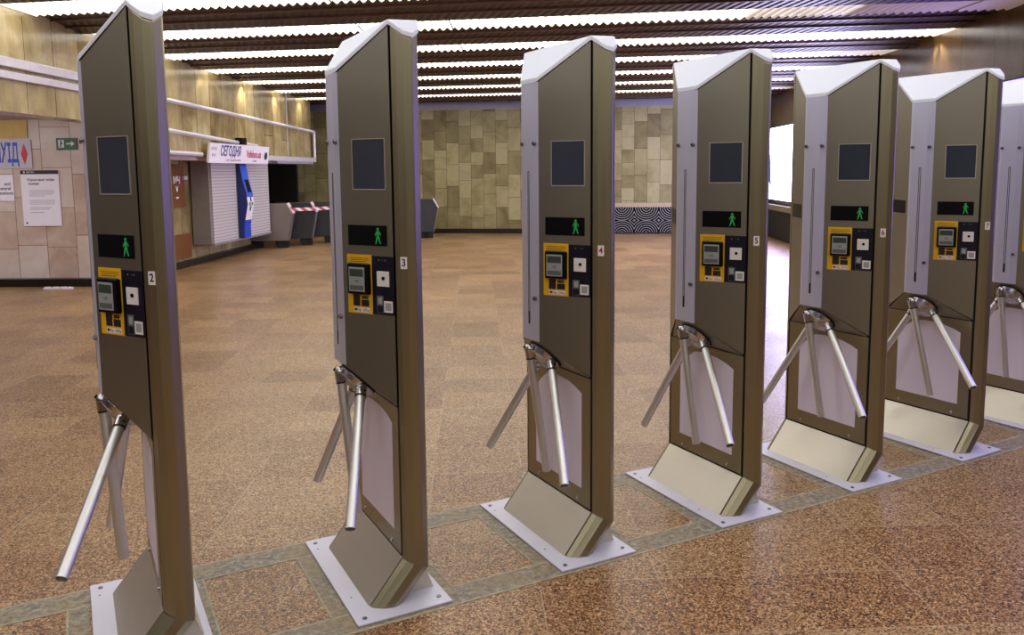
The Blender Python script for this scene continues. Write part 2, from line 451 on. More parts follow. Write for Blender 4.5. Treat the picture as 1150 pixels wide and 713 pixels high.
    if num:
        c = (a+b)/2; c.z = 1.272
        st = MB(); w2, h2 = .0125, .0215
        A = [c+d_*x+Vector((0, 0, z))+n_*.0012 for x, z in ((-w2, -h2), (w2, -h2), (w2, h2), (-w2, h2))]
        B = [p+n_*.0008 for p in A]
        sk = st.solid(A, B).build('number_sticker', M['white'], r)
        text('number', str(num), .036, frame(c+n_*.0023, d_, (0, 0, 1)), M['red'] if num in (4, 6, 7) else M['ink'], sk, depth=.0002, bold=.0008, sx=.85)
    # hub and arms
    nh = Vector((-.70, 0, -.71)).normalized(); hc = Vector((.118, .375, .772))
    base = hc - nh*.052
    MB().tube(base, base+nh*.022, .088, 32, .082).build('hub_gasket', M['dark'], r, smooth=True)
    hub = MB().tube(base+nh*.020, base+nh*.045, .083, 36, .070).tube(base+nh*.045, base+nh*.062, .070, 36, .034)
    hb = hub.build('hub', M['chrome'], r, .003, 2, smooth=True)
    tops = {'A': Vector((.123, .289, .761)), 'B': Vector((.080, .396, .800)), 'C': Vector((.150, .448, .750))}
    for k in 'ABC':
        t0 = tops[k]; t1 = Vector(armtips[k]); d = (t1-t0).normalized()
        am = MB().tube(t0, t1, .0185, 24, hollow=.002).build('arm', M['arm'], r, smooth=True)
        inw = (hc - t0).normalized()
        MB().tube(t0-d*.030, t0+d*.012, .0225, 20, .0215).ball(t0-d*.026, .0235).tube(t0-d*.018, t0-d*.018+inw*.04, .017, 14).build('arm_socket', M['chrome'], am, smooth=True)
        MB().tube(t0+d*.012, t0+d*.018, .0205, 20).build('socket_ring', M['dark'], am)
        MB().tube(t0-d*.022-inw*.018, t0-d*.022-inw*.030, .007, 10).build('socket_screw', M['black'], am)
        if k == 'C': am['label'] = 'arm slanting away behind the cabinet'
    return r

ATIP = {2: (-.070, -.088, .435), 3: (-.038, -.070, .399), 4: (-.027, -.063, .388), 5: (-.039, -.085, .415), 6: (-.044, -.076, .408), 7: (-.091, -.087, .446), 8: (-.08, -.086, .44)}
BTIP = {2: (.107, .303, .288), 3: (.100, .300, .290), 4: (.133, .350, .284), 5: (.093, .299, .288), 6: (.114, .319, .286), 7: (.106, .279, .293), 8: (.083, .338, .282)}
CTIP = {2: (.085, .669, .271), 3: (.052, .704, .295), 4: (.034, .714, .305), 5: (.059, .679, .280), 6: (.055, .69, .287), 7: (.055, .69, .287), 8: (.055, .69, .287)}
DU = {2: (.0207, .0344, .0087), 3: (.0049, .0085, -.0001), 4: (0, 0, 0), 5: (.0013, -.0037, -.0203), 6: (.0043, -.0038, -.0144), 7: (.0122, .0029, .0326), 8: (.016, .003, .03)}
LAB = {2: 'tall stainless steel tripod turnstile with number 2 sticker, nearest and leftmost of the row',
       3: 'tall stainless steel tripod turnstile with number 3 sticker, standing on its lilac base plate',
       4: 'tall stainless steel tripod turnstile with number 4 sticker on its post',
       5: 'tall stainless steel tripod turnstile with number 5 sticker, left of the glowing screen',
       6: 'tall stainless steel tripod turnstile with number 6 sticker, right of the bright gap',
       7: 'tall stainless steel tripod turnstile with number 7 sticker, last whole one of the row',
       8: 'tall stainless steel turnstile cut off by the right edge of the photo'}
ct, st_ = math.cos(th), math.sin(th)
for i in range(2, 9):
    r = make_turnstile(i if i < 8 else 8, {'A': ATIP[i], 'B': BTIP[i], 'C': CTIP[i]}, i)
    du, dv, dr = DU[i]; cu, cv = .15, .4
    uu = cu + (-cu)*math.cos(dr) - (-cv)*math.sin(dr) + (i-4)*sp_ + du
    vv = cv + (-cu)*math.sin(dr) + (-cv)*math.cos(dr) + dv
    r.location = (X0+uu*ct-vv*st_, Y0+uu*st_+vv*ct, .002); r.rotation_euler = (0, 0, th+dr)
    tag(r, LAB[i], 'turnstile', 'row of tall tripod turnstiles')

# ------------------------------------------------------------------ floor bands in the row direction
def row(u, v): return (X0+u*ct-v*st_, Y0+u*st_+v*ct)
def strip_quad(mb, u0, v0, u1, v1, z0=-.004, z1=.0015):
    q = [row(u0, v0), row(u1, v0), row(u1, v1), row(u0, v1)]
    mb.solid([(x, y, z0) for x, y in q], [(x, y, z1) for x, y in q])
S = lambda o: tag(o, kind='structure')
mb = MB(); strip_quad(mb, -3.2, -.006, 5.2, .108); S(mb.build('trim_1', M['band']))
mb = MB(); strip_quad(mb, -3.2, .652, 5.2, .775); S(mb.build('trim_2', M['band']))
mb = MB()
for i in range(1, 10):
    u = (i-4)*sp_; strip_quad(mb, u-.055, .108, u+.01, .652, z1=.0013); strip_quad(mb, u+PA-.01, .108, u+PA+.045, .652, z1=.0013)
S(mb.build('trim_3', M['band']))

mb = MB()
for v in (-.016, .108, .642, .775): strip_quad(mb, -3.2, v, 5.2, v+.010, z1=.0018)
for i in range(1, 10):
    u = (i-4)*sp_
    for uu in (u-.063, u+PA+.045): strip_quad(mb, uu, .112, uu+.008, .645, z1=.0018)
S(mb.build('trim_16', plain('pale_grout', (168, 158, 136), .7, var=.25, scale=30)))

# ------------------------------------------------------------------ room
M['farwall'] = stone_tiles('olive_marble_blocks', [(78, 68, 40), (112, 102, 62), (134, 126, 82), (158, 150, 106), (132, 130, 104)], .315, .42, True, 'xz', .008, (70, 58, 36), .42, .9, 2.2, .45)
M['fascia'] = stone_tiles('veined_yellow_marble_slabs', [(84, 68, 38), (142, 124, 78), (184, 168, 118), (214, 204, 168)], .55, 9.0, True, 'xz', .010, (66, 52, 32), .2, .1, 1.3, .7, True, 3.4)
M['postwall'] = stone_tiles('pink_beige_marble_blocks', [(168, 138, 116), (198, 178, 164), (212, 200, 192), (222, 216, 216)], .42, .66, True, 'xz', .008, (128, 92, 64), .3, .5, 1.9, .5, True, None)
M['rightwall'] = stone_tiles('brown_marble_slabs', [(50, 34, 18), (78, 56, 30), (100, 76, 42), (124, 98, 58)], .8, 2.2, True, 'xz', .010, (50, 36, 20), .22, .3, 1.4, .6, True, 2.5)
def beam_mat():
    t = NT('dark_brown_ribbed_beam'); co = t.coords(); sp = t.add('ShaderNodeSeparateXYZ'); t.l.new(co, sp.inputs[0])
    w = t.math('SINE', t.math('MULTIPLY', t.math('ADD', sp.outputs['X'], t.math('MULTIPLY', sp.outputs['Y'], .35)), 2*PI/.093))
    n, _ = t.noise(co, 2.5, 4)
    a = t.mix(t.math('MULTIPLY_ADD', w, .5, .5), srgb((26, 16, 10)), srgb((58, 40, 24)))
    t.put(t.b.inputs['Base Color'], t.mix(n, a, srgb((34, 20, 14)))); t.b.inputs['Roughness'].default_value = .45
    t.bump(w, .6, .012); return t.m
M['beam'] = beam_mat()
M['batten'] = plain('light_brown_edge_metal', (104, 66, 54), .4, .5)
M['ceil'] = plain('dark_brown_corrugated_deck', (70, 50, 32), .45, .3)
M['soffit'] = plain('pinkish_plaster', (190, 168, 166), .6)
M['rail'] = plain('white_painted_rail', (214, 210, 216), .3, .2)
M['kick'] = plain('black_stone_plinth', (22, 18, 16), .3)
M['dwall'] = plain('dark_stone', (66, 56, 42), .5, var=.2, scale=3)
def diff(name, es):
    t = NT(name); t.b.inputs['Base Color'].default_value = srgb((225, 222, 214)); t.b.inputs['Roughness'].default_value = .4
    co = t.coords(); sp = t.add('ShaderNodeSeparateXYZ'); t.l.new(co, sp.inputs[0])
    h_ = t.math('MULTIPLY_ADD', sp.outputs['Z'], -1/.036, .5)          # rib shading put into the emission: hanging ridges dimmer and creamier
    n, _ = t.noise(co, 3.5, 4)
    k_ = t.math('MULTIPLY', t.math('MULTIPLY_ADD', t.math('MINIMUM', t.math('MAXIMUM', h_, 0), 1), -1.3, 1.65), t.math('MULTIPLY_ADD', n, 1.2, .4))
    t.put(t.b.inputs['Emission Color'], t.ramp(k_, [(.3, srgb((255, 236, 190))), (1.0, srgb((255, 251, 242)))]))
    t.put(t.b.inputs['Emission Strength'], t.math('MULTIPLY', k_, es))
    return t.m
LS = 3.2
M['lit'] = diff('lit_corrugated_diffuser', LS); M['lit2'] = diff('weakly_lit_corrugated_diffuser', .5); M['lit3'] = diff('dim_corrugated_diffuser', .04)

def area(name, loc, rot, sx, sy, power, col=(1, .975, .93)):
    l = bpy.data.lights.new(name, 'AREA'); l.shape = 'RECTANGLE'; l.size = sx; l.size_y = sy; l.energy = power; l.color = col
    o = bpy.data.objects.new(name, l); o.location = loc; o.rotation_euler = rot; link(o); return o
def wall(name, a, b, z0, z1, mat, th_=.12, side=1):
    """wall whose visible face runs from a to b; local x along it; thickness goes to the left of a->b times side"""
    a = Vector((a[0], a[1])); b = Vector((b[0], b[1])); d = b-a; L = d.length
    o = MB().box(0, 0 if side > 0 else -th_, z0, L, th_ if side > 0 else 0, z1).build(name, mat)
    o.location = (a.x, a.y, 0); o.rotation_euler = (0, 0, math.atan2(d.y, d.x)); return S(o)
SL = -.12      # far wall slope
def fy(x): return 20.92 + SL*x
H = 3.32
fl = MB().box(-14, -6.5, -.1, 9, 26, 0).build('floor', M['floor']); S(fl)
S(MB().box(-14, -6.5, 3.75, 9, 26, 3.85).build('ceiling', M['ceil']))
wall('wall_far', (-9, fy(-9)), (7.5, fy(7.5)), .0, 3.8, M['farwall'], .15, 1)
# right wall
def rx(y): return 4.8+.06*y
wall('wall_right', (rx(-6.5), -6.5), (rx(20.6), 20.6), 0, 3.8, M['rightwall'], .15, -1)
wall('wall_inner', (-8.9, fy(-8.9)-.12), (-5.72, fy(-5.72)-.12), 0, 1.9, plain('very_dark_stone', (34, 28, 20), .5), .1, 1)  # separate wall block, much darker in colour than the far wall
wall('wall_back', (-14, -6.4), (8, -6.4), 0, 3.8, M['rightwall'], .12, -1)
# left: poster wall, kiosk wall, upper fascia
wall('wall_left', (-5.82, 11.9), (-5.62, 17.75), 0, 3.8, M['fascia'], .15, 1)
wall('wall_front', (-13.9, 11.78), (-5.82, 11.82), 0, 3.8, M['postwall'], .15, 1)
wall('wall_outer', (-13.9, 11.7), (-13.9, -6.4), 0, 3.8, M['postwall'], .12, -1)
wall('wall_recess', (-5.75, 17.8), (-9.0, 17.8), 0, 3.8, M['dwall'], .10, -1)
fa = wall('trim_4', (-5.25, -2), (-5.25, 11.95), 2.24, 3.8, M['fascia'], .30, 1)
fb = wall('trim_5', (-5.25, 11.95), (-5.02, 20.3), 1.86, 3.8, M['fascia'], .25, 1)
# soffit slabs under the fascias
S(MB().box(-13.9, -2, 2.36, -5.28, 11.78, 2.42).build('trim_6', M['soffit']))
S(MB().box(-5.80, 11.95, 1.80, -5.27, 17.7, 1.86).build('trim_7', M['soffit']))
S(MB().solid([(-5.6, 17.7, 1.78), (-5.10, 17.7, 1.78), (-4.98, 20.3, 1.78), (-5.6, 20.3, 1.78)], [(-5.6, 17.7, 1.88), (-5.10, 17.7, 1.88), (-4.98, 20.3, 1.88), (-5.6, 20.3, 1.88)]).build('trim_8', M['rail']))
# plinths
S(MB().box(-13.9, 11.66, 0, -5.9, 11.80, .11).build('baseboard_front', M['kick']))
o = wall('baseboard_left', (-5.70, 12.1), (-5.50, 17.7), 0, .10, M['kick'], .10, 1)
wall('baseboard_far', (-8.5, fy(-8.5)-.03), (6.0, fy(6.0)-.03), 0, .12, M['kick'], .04, 1)
wall('trim_9', (-8.9, fy(-8.9)-.06), (6.0, fy(6.0)-.06), 3.12, 3.3, plain('grey_cornice', (146, 144, 158), .35, .4), .08, 1)
area('poster_wall_fill', (-8.4, 9.8, 2.34), (math.radians(14), 0, 0), 4.5, .5, 95, (1, .95, .96))  # added fill without a fixture, brightens the poster wall under the soffit
# rails on the fascia
def tr(x0, y0, z0, x1, y1, z1): pass
MB().box(-5.235, -1.5, 2.69, -5.19, 11.9, 2.79).box(-5.235, -1.5, 2.57, -5.20, 11.9, 2.65).build('trim_10', M['rail'], None, .008)['kind'] = 'structure'
o = MB().pathtube([(-5.16, 12.0, 2.67), (-4.93, 20.25, 2.55), (-4.93, 20.25, 1.93)], .035).build('trim_11', M['rail'], None, smooth=True); S(o)
o = MB().pathtube([(-5.14, 12.0, 2.23), (-5.06, 16.2, 2.10), (-5.06, 16.2, 1.88)], .035).build('trim_12', M['rail'], None, smooth=True); S(o)
o = MB().pathtube([(-5.16, 12.0, 1.90), (-5.12, 13.5, 1.89)], .035).build('trim_13', M['rail'], None, smooth=True); S(o)
wall('trim_14', (-5.03, 16.4), (-4.92, 20.35), 1.83, 1.93, M['rail'], .06, 1)
MB().box(-5.12, 18.4, 1.95, -5.06, 18.44, 3.3).build('trim_15', M['rail'])['kind'] = 'structure'

# ceiling: beams and corrugated lights, running across with a slight skew
BS = -.16; ba = math.atan(BS)
XL, XR = -5.2, 5.9
def ycl(x, y0): return y0 + BS*x
YS = [7.95+1.8*k for k in range(0, 8)]
for k, y0 in enumerate([7.95+1.8*j for j in range(-8, 8)]):
    yc = y0+.9
    if yc > 20.8: continue
    a = (XL-.05, ycl(XL-.05, yc)); b = (XR+.2, ycl(XR+.2, yc)); hw = .53
    if yc > 19.9: hw = .3
    q0 = [(a[0], a[1]-hw, 0), (b[0], b[1]-hw, 0), (b[0], b[1]+hw, 0), (a[0], a[1]+hw, 0)]
    bm_ = MB().solid([(x, y, (3.36, 3.36, 3.27, 3.27)[i_]) for i_, (x, y, _) in enumerate(q0)], [(x, y, 3.74) for x, y, _ in q0])
    S(bm_.build('ceiling_beam', M['beam']))
    bt = MB()
    for off in (-hw+.03, -.12, .18):
        q = [(a[0], a[1]+off-.016), (b[0], b[1]+off-.016), (b[0], b[1]+off+.016), (a[0], a[1]+off+.016)]
        zc = 3.315-.09*off/1.06*1.0; bt.solid([(x, y, zc-.018) for x, y in q], [(x, y, zc+.01) for x, y in q])
    S(bt.build('beam_batten', M['batten']))
SEG = 1.11; NSEG = 10; PIT = .093
ORD = ['the nearest, cut by the top left corner', 'second from the camera', 'third from the camera', 'fourth from the camera', 'fifth from the camera', 'third from the far wall', 'next to last before the far wall', 'last before the far wall']
for k, y0 in enumerate(YS):
    if ycl(0, y0) > 19.9: continue
    root = empty('ceiling_light', (0, y0, 3.30))
    tag(root, 'long corrugated glowing ceiling strip between dark beams, ' + ORD[k], 'ceiling light', 'corrugated light strips across the ceiling')
    lim = {0: 1.0, 1: 2.3, 2: 6, 3: 5, 4: 5, 5: 5}.get(k, 4.5)
    for j in range(NSEG):
        x0 = XL+j*SEG; x1 = x0+SEG-.012
        mb = MB(); n = int(round((x1-x0)/(PIT/8)))
        rows = []
        for y in (-.38, -.13, .13, .36):
            rr = []
            for q in range(n+1):
                x = x0+(x1-x0)*q/n
                rr.append((x, BS*x+y, .018*math.cos(2*PI*x/PIT)))
            rows.append(rr)
        vs = [[mb.bm.verts.new(p) for p in rr] for rr in rows]
        for A_, B_ in zip(vs, vs[1:]):
            for q in range(n): mb.bm.faces.new([A_[q], A_[q+1], B_[q+1], B_[q]])
        xm = (x0+x1)/2
        mt = M['lit'] if xm < lim else (M['lit2'] if xm < lim+.9 else M['lit3'])
        d = mb.build('diffuser', mt, root, smooth=True)
        if mt is not M['lit']: d['label'] = 'dim end of the strip'
    MB().solid([(XL, BS*XL-.38, .05), (XR-.02, BS*(XR-.02)-.38, .05), (XR-.02, BS*(XR-.02)+.36, .05), (XL, BS*XL+.36, .05)],
               [(XL, BS*XL-.38, .08), (XR-.02, BS*(XR-.02)-.38, .08), (XR-.02, BS*(XR-.02)+.36, .08), (XL, BS*XL+.36, .08)]).build('housing', M['beam'], root)

for j in range(-6, 0):
    y = 7.95+1.8*j
    area('strip_lamp', (-.2, y, 3.29), (0, 0, ba), 9.6, .74, LS*9.6*.74*PI)
def spot(name, loc, tgt, power, ang, col=(1, .9, .7), r=.03):
    l = bpy.data.lights.new(name, 'SPOT'); l.energy = power; l.spot_size = math.radians(ang); l.spot_blend = .6; l.color = col; l.shadow_soft_size = r
    o = bpy.data.objects.new(name, l); o.location = loc
    o.rotation_euler = (Vector(tgt)-Vector(loc)).to_track_quat('-Z', 'Y').to_euler(); link(o); return o
for y in (8.3, 10.0, 12.0, 13.8, 15.7, 17.6, 19.4):
    xw = -5.25 if y < 12 else -5.25+.23*(y-12)/8.3
    spot('wall_washer', (xw+.14, y, 3.30), (xw+.02, y, 2.2), 48, 92)
spot('wall_washer', (rx(10.9)-.17, 10.9, 3.31), (rx(10.9)-.02, 10.9, 2.2), 170, 100, (1, .95, .8))

# ------------------------------------------------------------------ things on the right and far walls
# glowing advertising screen on the right wall
def on_right(y, z, off): return Vector((rx(y)-off, y, z))
yA, yB = 13.2, 19.7
ra = math.atan2(yB-yA, rx(yB)-rx(yA))
root = empty('advertising_screen', (rx(yA), yA, .86), ra)
L = math.hypot(yB-yA, rx(yB)-rx(yA))
tag(root, 'glowing bluish white advertising screen on the right wall, seen in the gap beside turnstile 5', 'screen')
MB().box(0, .01, 0, L, .12, 1.66).build('screen_frame', M['black'], root, .005)
t = NT('glowing_screen'); t.b.inputs['Base Color'].default_value = (.2, .2, .25, 1)
t.b.inputs['Emission Color'].default_value = (.60, .58, 1.0, 1); t.b.inputs['Emission Strength'].default_value = 16
MB().box(.03, .12, .03, L-.03, .135, 1.63).build('screen_panel', t.m, root)
M['adblue'] = plain('blue_advert_print', (80, 100, 190), .5, emit=(80, 110, 200), es=.6)
mk = MB()
for x0, z0, x1, z1, w in ((6.02, 1.05, 5.86, .35, .09), (5.80, 1.10, 5.76, .92, .05)):
    mk.solid([(x0-w, .135, z0), (x0+w, .135, z0), (x1+w, .135, z1), (x1-w, .135, z1)], [(x0-w, .139, z0), (x0+w, .139, z0), (x1+w, .139, z1), (x1-w, .139, z1)])
mk.build('advert_mark', M['adblue'], root)
t2 = NT('violet_screen'); t2.b.inputs['Base Color'].default_value = (.2, .2, .25, 1)
t2.b.inputs['Emission Color'].default_value = (.26, .19, 1.0, 1); t2.b.inputs['Emission Strength'].default_value = 3.6
yC, yD = 3.6, 11.4; L2 = math.hypot(yD-yC, rx(yD)-rx(yC))
r2 = empty('advertising_screen', (rx(yC), yC, .86), ra)
tag(r2, 'violet advertising screen on the right wall, nearer the camera than the white one', 'screen')
MB().box(0, .01, 0, L2, .12, 1.66).build('screen_frame', M['black'], r2, .005)
MB().box(.03, .12, .03, L2-.03, .135, 1.63).build('screen_panel', t2.m, r2)
root = empty('stone_bench', (rx(13.2), 13.2, 0), ra)
tag(root, 'bench with olive ledge and recessed shade as a black panel below the glowing screen', 'bench')
MB().box(0, .02, .0, L+.3, .10, .66).build('shade_panel', M['dark'], root)  # flat panel; the shade under the ledge is put into its black
MB().box(0, .02, .66, L+.3, .22, .78).build('ledge', plain('olive_stone', (112, 104, 66), .4), root)
# patterned radiator grille in the far wall
def grille():
    t = NT('fan_pattern_grille'); co = t.coords(); sp = t.add('ShaderNodeSeparateXYZ'); t.l.new(co, sp.inputs[0])
    P = .6
    def rings(ox, oz):
        fx = t.math('SUBTRACT', t.math('FRACT', t.math('ADD', t.math('DIVIDE', sp.outputs['X'], P), ox)), .5)
        fz = t.math('SUBTRACT', t.math('DIVIDE', sp.outputs['Z'], P), oz)
        return t.math('SQRT', t.math('ADD', t.math('MULTIPLY', fx, fx), t.math('MULTIPLY', fz, fz)))
    a = rings(.0, 0.0); b = rings(.0, 1.1)
    r = t.math('MINIMUM', a, b)
    l = t.math('GREATER_THAN', t.math('FRACT', t.math('MULTIPLY', r, 11)), .78)
    t.put(t.b.inputs['Base Color'], t.mix(l, srgb((6, 6, 7)), srgb((150, 150, 150)))); t.b.inputs['Roughness'].default_value = .8; t.b.inputs['Specular IOR Level'].default_value = .15
    return t.m
xg0, xg1 = 1.1, 5.0
g = empty('radiator_grille', (xg0, fy(xg0)-.04, 0.0), math.atan(SL))
tag(g, 'black radiator grille with concentric fan pattern at the foot of the far wall', 'grille')
MB().box(0, -.08, .03, 3.9, -.05, .66).build('grille_panel', grille(), g)
MB().box(-.02, -.10, .66, 3.94, .0, .76).box(-.04, -.09, .0, .0, 0, .66).box(3.9, -.09, .0, 3.94, 0, .66).build('stone_surround', plain('beige_stone', (168, 152, 122), .4), g)

# ------------------------------------------------------------------ distant gates
M['gsteel'] = brushed('grey_gate_steel', (150, 142, 134), .42, .7, 'z')
M['gdark'] = plain('dark_and_shade_gate_side', (58, 60, 62), .4, .3)  # dark body colour, also carries the shade on the second and third gates
M['signw'] = plain('white_sign_face', (240, 234, 240), .4, var=.03)
M['tapered'] = plain('red_tape', (170, 50, 44), .5)
def far_gate(x, y, rz, label, side, Lg=.86):
    r = empty('low_ticket_gate', (x, y, 0), rz)
    tag(r, label, 'ticket gate', 'low slanted ticket gates at the far left')
    # travel axis = local x, front end at x=0, body towards -x
    w = .26
    pf = [(-Lg, .15), (-.09, .15), (.02, .72), (-.10, .93), (-Lg, .93)]
    MB().solid([(u, 0, z) for u, z in pf], [(u, w, z) for u, z in pf]).build('gate_body', side, r, .006)
    MB().solid([(-.085, .01, .15), (.0255, .01, .72), (.0255, w-.01, .72), (-.085, w-.01, .15)], [(-.075, .01, .15), (.0355, .01, .72), (.0355, w-.01, .72), (-.075, w-.01, .15)]).build('front_face', M['gsteel'], r)
    MB().solid([(.028, .0, .72), (-.092, .0, .935), (-.092, w, .935), (.028, w, .72)], [(.045, .0, .73), (-.075, .0, .945), (-.075, w, .945), (.045, w, .73)]).build('sign_face', M['signw'], r)
    e = MB(); e.solid([(.030, .07, .78), (-.02, .07, .87), (-.02, .16, .87), (.030, .16, .78)], [(.034, .07, .785), (-.016, .07, .875), (-.016, .16, .875), (.034, .16, .785)])
    e.build('sign_mark', M['tapered'], r)
    for u in (-.32, -Lg): MB().box(u, .03, 0, u+.22, w-.03, .15).build('foot', M['dark'], r)
    return r
far_gate(-4.78, 17.42, .10, 'low slanted grey ticket gate nearest to the shuttered kiosk', M['gsteel'])
far_gate(-4.42, 17.98, .10, 'low slanted shade-coloured ticket gate second from the shuttered kiosk', M['gdark'])  # shadow over this gate is put into its body colour
far_gate(-4.04, 18.56, .10, 'low slanted shade-coloured ticket gate third from the kiosk, half hidden by turnstile 3', M['gdark'])  # body colour darkened for the shadow it stands in
far_gate(-1.92, 19.6, .1, 'low slanted ticket gate standing alone by the far wall, right of turnstile 3', M['gdark'], .40)
# red and white barrier tape
def tapemat():
    t = NT('red_white_tape'); co = t.coords(); sp = t.add('ShaderNodeSeparateXYZ'); t.l.new(co, sp.inputs[0])
    fr_ = t.math('FRACT', t.math('MULTIPLY', t.math('ADD', sp.outputs['X'], sp.outputs['Z']), 7.0))
    t.put(t.b.inputs['Base Color'], t.mix(t.math('GREATER_THAN', fr_, .5), srgb((226, 214, 214)), srgb((176, 48, 48)))); return t.m
p = [(-4.74, 17.36, .81), (-4.31, 17.92, .80), (-3.93, 18.5, .81), (-3.5, 18.9, .79)]
tp = MB()
for a, b in zip(p, p[1:]):
    tp.solid([(a[0], a[1], a[2]-.035), (b[0], b[1], b[2]-.035), (b[0], b[1], b[2]+.035), (a[0], a[1], a[2]+.035)],
             [(a[0], a[1]-.004, a[2]-.035), (b[0], b[1]-.004, b[2]-.035), (b[0], b[1]-.004, b[2]+.035), (a[0], a[1]-.004, a[2]+.035)])
tag(tp.build('barrier_tape', tapemat()), 'red and white striped barrier tape strung across the low ticket gates', 'tape')

# ------------------------------------------------------------------ kiosk
def shutter():
    t = NT('roller_shutter_slats'); co = t.coords(); sp = t.add('ShaderNodeSeparateXYZ'); t.l.new(co, sp.inputs[0])
    w = t.math('FRACT', t.math('MULTIPLY', sp.outputs['Z'], 18))
    t.put(t.b.inputs['Base Color'], t.mix(t.math('LESS_THAN', w, .18), srgb((196, 190, 186)), srgb((138, 132, 128))))
    t.b.inputs['Roughness'].default_value = .5; t.bump(w, .6, .01); return t.m
kx0, ky0, kx1, ky1 = -5.36, 14.45, -5.20, 17.3
ka = math.atan2(ky1-ky0, kx1-kx0); KL = math.hypot(ky1-ky0, kx1-kx0)
k = empty('kiosk', (kx0, ky0, 0), ka)
tag(k, 'grey wall kiosk with closed white roller shutters and a white sign on top', 'kiosk')
M['kgrey'] = plain('grey_kiosk_side', (142, 136, 132), .5, .1)
MB().box(0, .02, .34, KL, .34, 1.80).build('kiosk_body', M['kgrey'], k)
sh = shutter()
MB().box(.04, -.015, .36, 1.12, .02, 1.76).build('roller_shutter', sh, k)
MB().box(1.50, -.015, .36, KL-.03, .02, 1.76).build('roller_shutter', sh, k)
MB().box(1.14, -.02, .36, 1.48, .02, 1.76).build('centre_post', M['kgrey'], k)
MB().box(0, -.03, .32, KL, .03, .36).box(0, -.03, 1.76, KL, .03, 1.80).build('shutter_rail', M['kgrey'], k)
# sign board leaning forward
sgM = Matrix.Translation((0, -.29, 1.76)) @ Matrix.Rotation(math.radians(8), 4, 'X')
sb = MB().box(-.72, -.02, 0, 2.02, .02, .33); bmesh.ops.transform(sb.bm, matrix=sgM, verts=sb.bm.verts)
sg = sb.build('sign_board', M['signw'], k)
F = sgM @ frame((0, -.0205, 0), (1, 0, 0), (0, 0, 1))
M['signblue'] = plain('sign_blue_print', (62, 56, 130), .5); M['signred'] = plain('sign_red_print', (176, 52, 84), .5); M['signgrey'] = plain('sign_grey_print', (130, 120, 140), .5)
def sgt(s, size, x, z, mat, b=0, sx=1): text('sign_text', s, size, F @ Matrix.Translation((x, z, .001)), mat, sg, .0008, 'CENTER', b, sx)
sgt('СЕГОДНЯ', .235, .16, .20, M['signblue'], .006, .78)
sgt('Vafeboo.ua', .19, 1.24, .17, M['signred'], .004, .85)
sgt('газети  журнали  квитки', .055, .3, .055, M['signgrey'])
sgt('та інше', .055, 1.3, .05, M['signgrey']); sgt('КІОСК', .07, -.55, .24, M['signgrey']); sgt('№ 24', .06, -.55, .13, M['signgrey'])
o_ = MB(); o_.tube(F @ Vector((1.86, .15, 0)), F @ Vector((1.86, .15, .006)), .075, 20); o_.build('sign_emblem', plain('dark_green_emblem', (24, 48, 44), .5), sg)
MB().box(.72, -.33, 2.10, .92, -.19, 2.22).build('loudspeaker', M['black'], k)

# blue payment terminal standing before the shutters
pt_ = empty('payment_terminal', tuple((Matrix.Translation((kx0, ky0, 0)) @ Matrix.Rotation(ka, 4, 'Z')) @ Vector((1.30, -.03, 0))), ka)
tag(pt_, 'curved blue payment terminal with white front hanging between the kiosk shutters', 'payment terminal')
M['tblue'] = plain('blue_terminal_paint', (28, 70, 190), .35); M['tblue2'] = plain('dark_blue_side', (16, 36, 110), .35)
cs = [(.36, -.10), (.60, -.10), (.80, -.14), (1.0, -.18), (1.22, -.16), (1.45, -.10), (1.70, -.06), (1.76, -.06)]
tm = MB(); ring = [(y, z) for z, y in cs] + [(0, 1.76), (0, .36)]
tm.solid([(-.16, y, z) for y, z in ring], [(.16, y, z) for y, z in ring]); tm.build('terminal_body', M['tblue2'], pt_, .01)
def tface(name, z0, z1, x0, x1, mat, off=.004):
    def yy(z):
        for (za, ya), (zb_, yb) in zip(cs, cs[1:]):
            if za <= z <= zb_: return ya+(yb-ya)*(z-za)/(zb_-za)
        return cs[-1][1]
    zs = [z0]+[z for z, _ in cs if z0 < z < z1]+[z1]
    mb = MB(); mb.loft([[(x0, yy(z)-off, z), (x1, yy(z)-off, z), (x1, yy(z)+.004, z), (x0, yy(z)+.004, z)] for z in zs]); return mb.build(name, mat, pt_)
tface('lower_front', .37, .70, -.15, .15, M['tblue']); tface('white_front', .70, 1.13, -.15, .15, M['signw'])
tface('upper_front', 1.13, 1.72, -.15, .15, plain('bright_blue_front', (52, 96, 214), .35)); tface('terminal_screen', 1.22, 1.46, -.08, .10, M['black'], .008)
M['lgreen'] = plain('green_emblem', (20, 120, 60), .5)
tface('emblem_leaf', .97, 1.03, -.09, -.02, M['lgreen'], .008); tface('emblem_leaf', .97, 1.03, .03, .10, M['lgreen'], .008)
tface('emblem_leaf', 1.04, 1.13, -.02, .04, M['ink'], .008); tface('emblem_leaf', .87, .96, -.03, .03, M['ink'], .008)

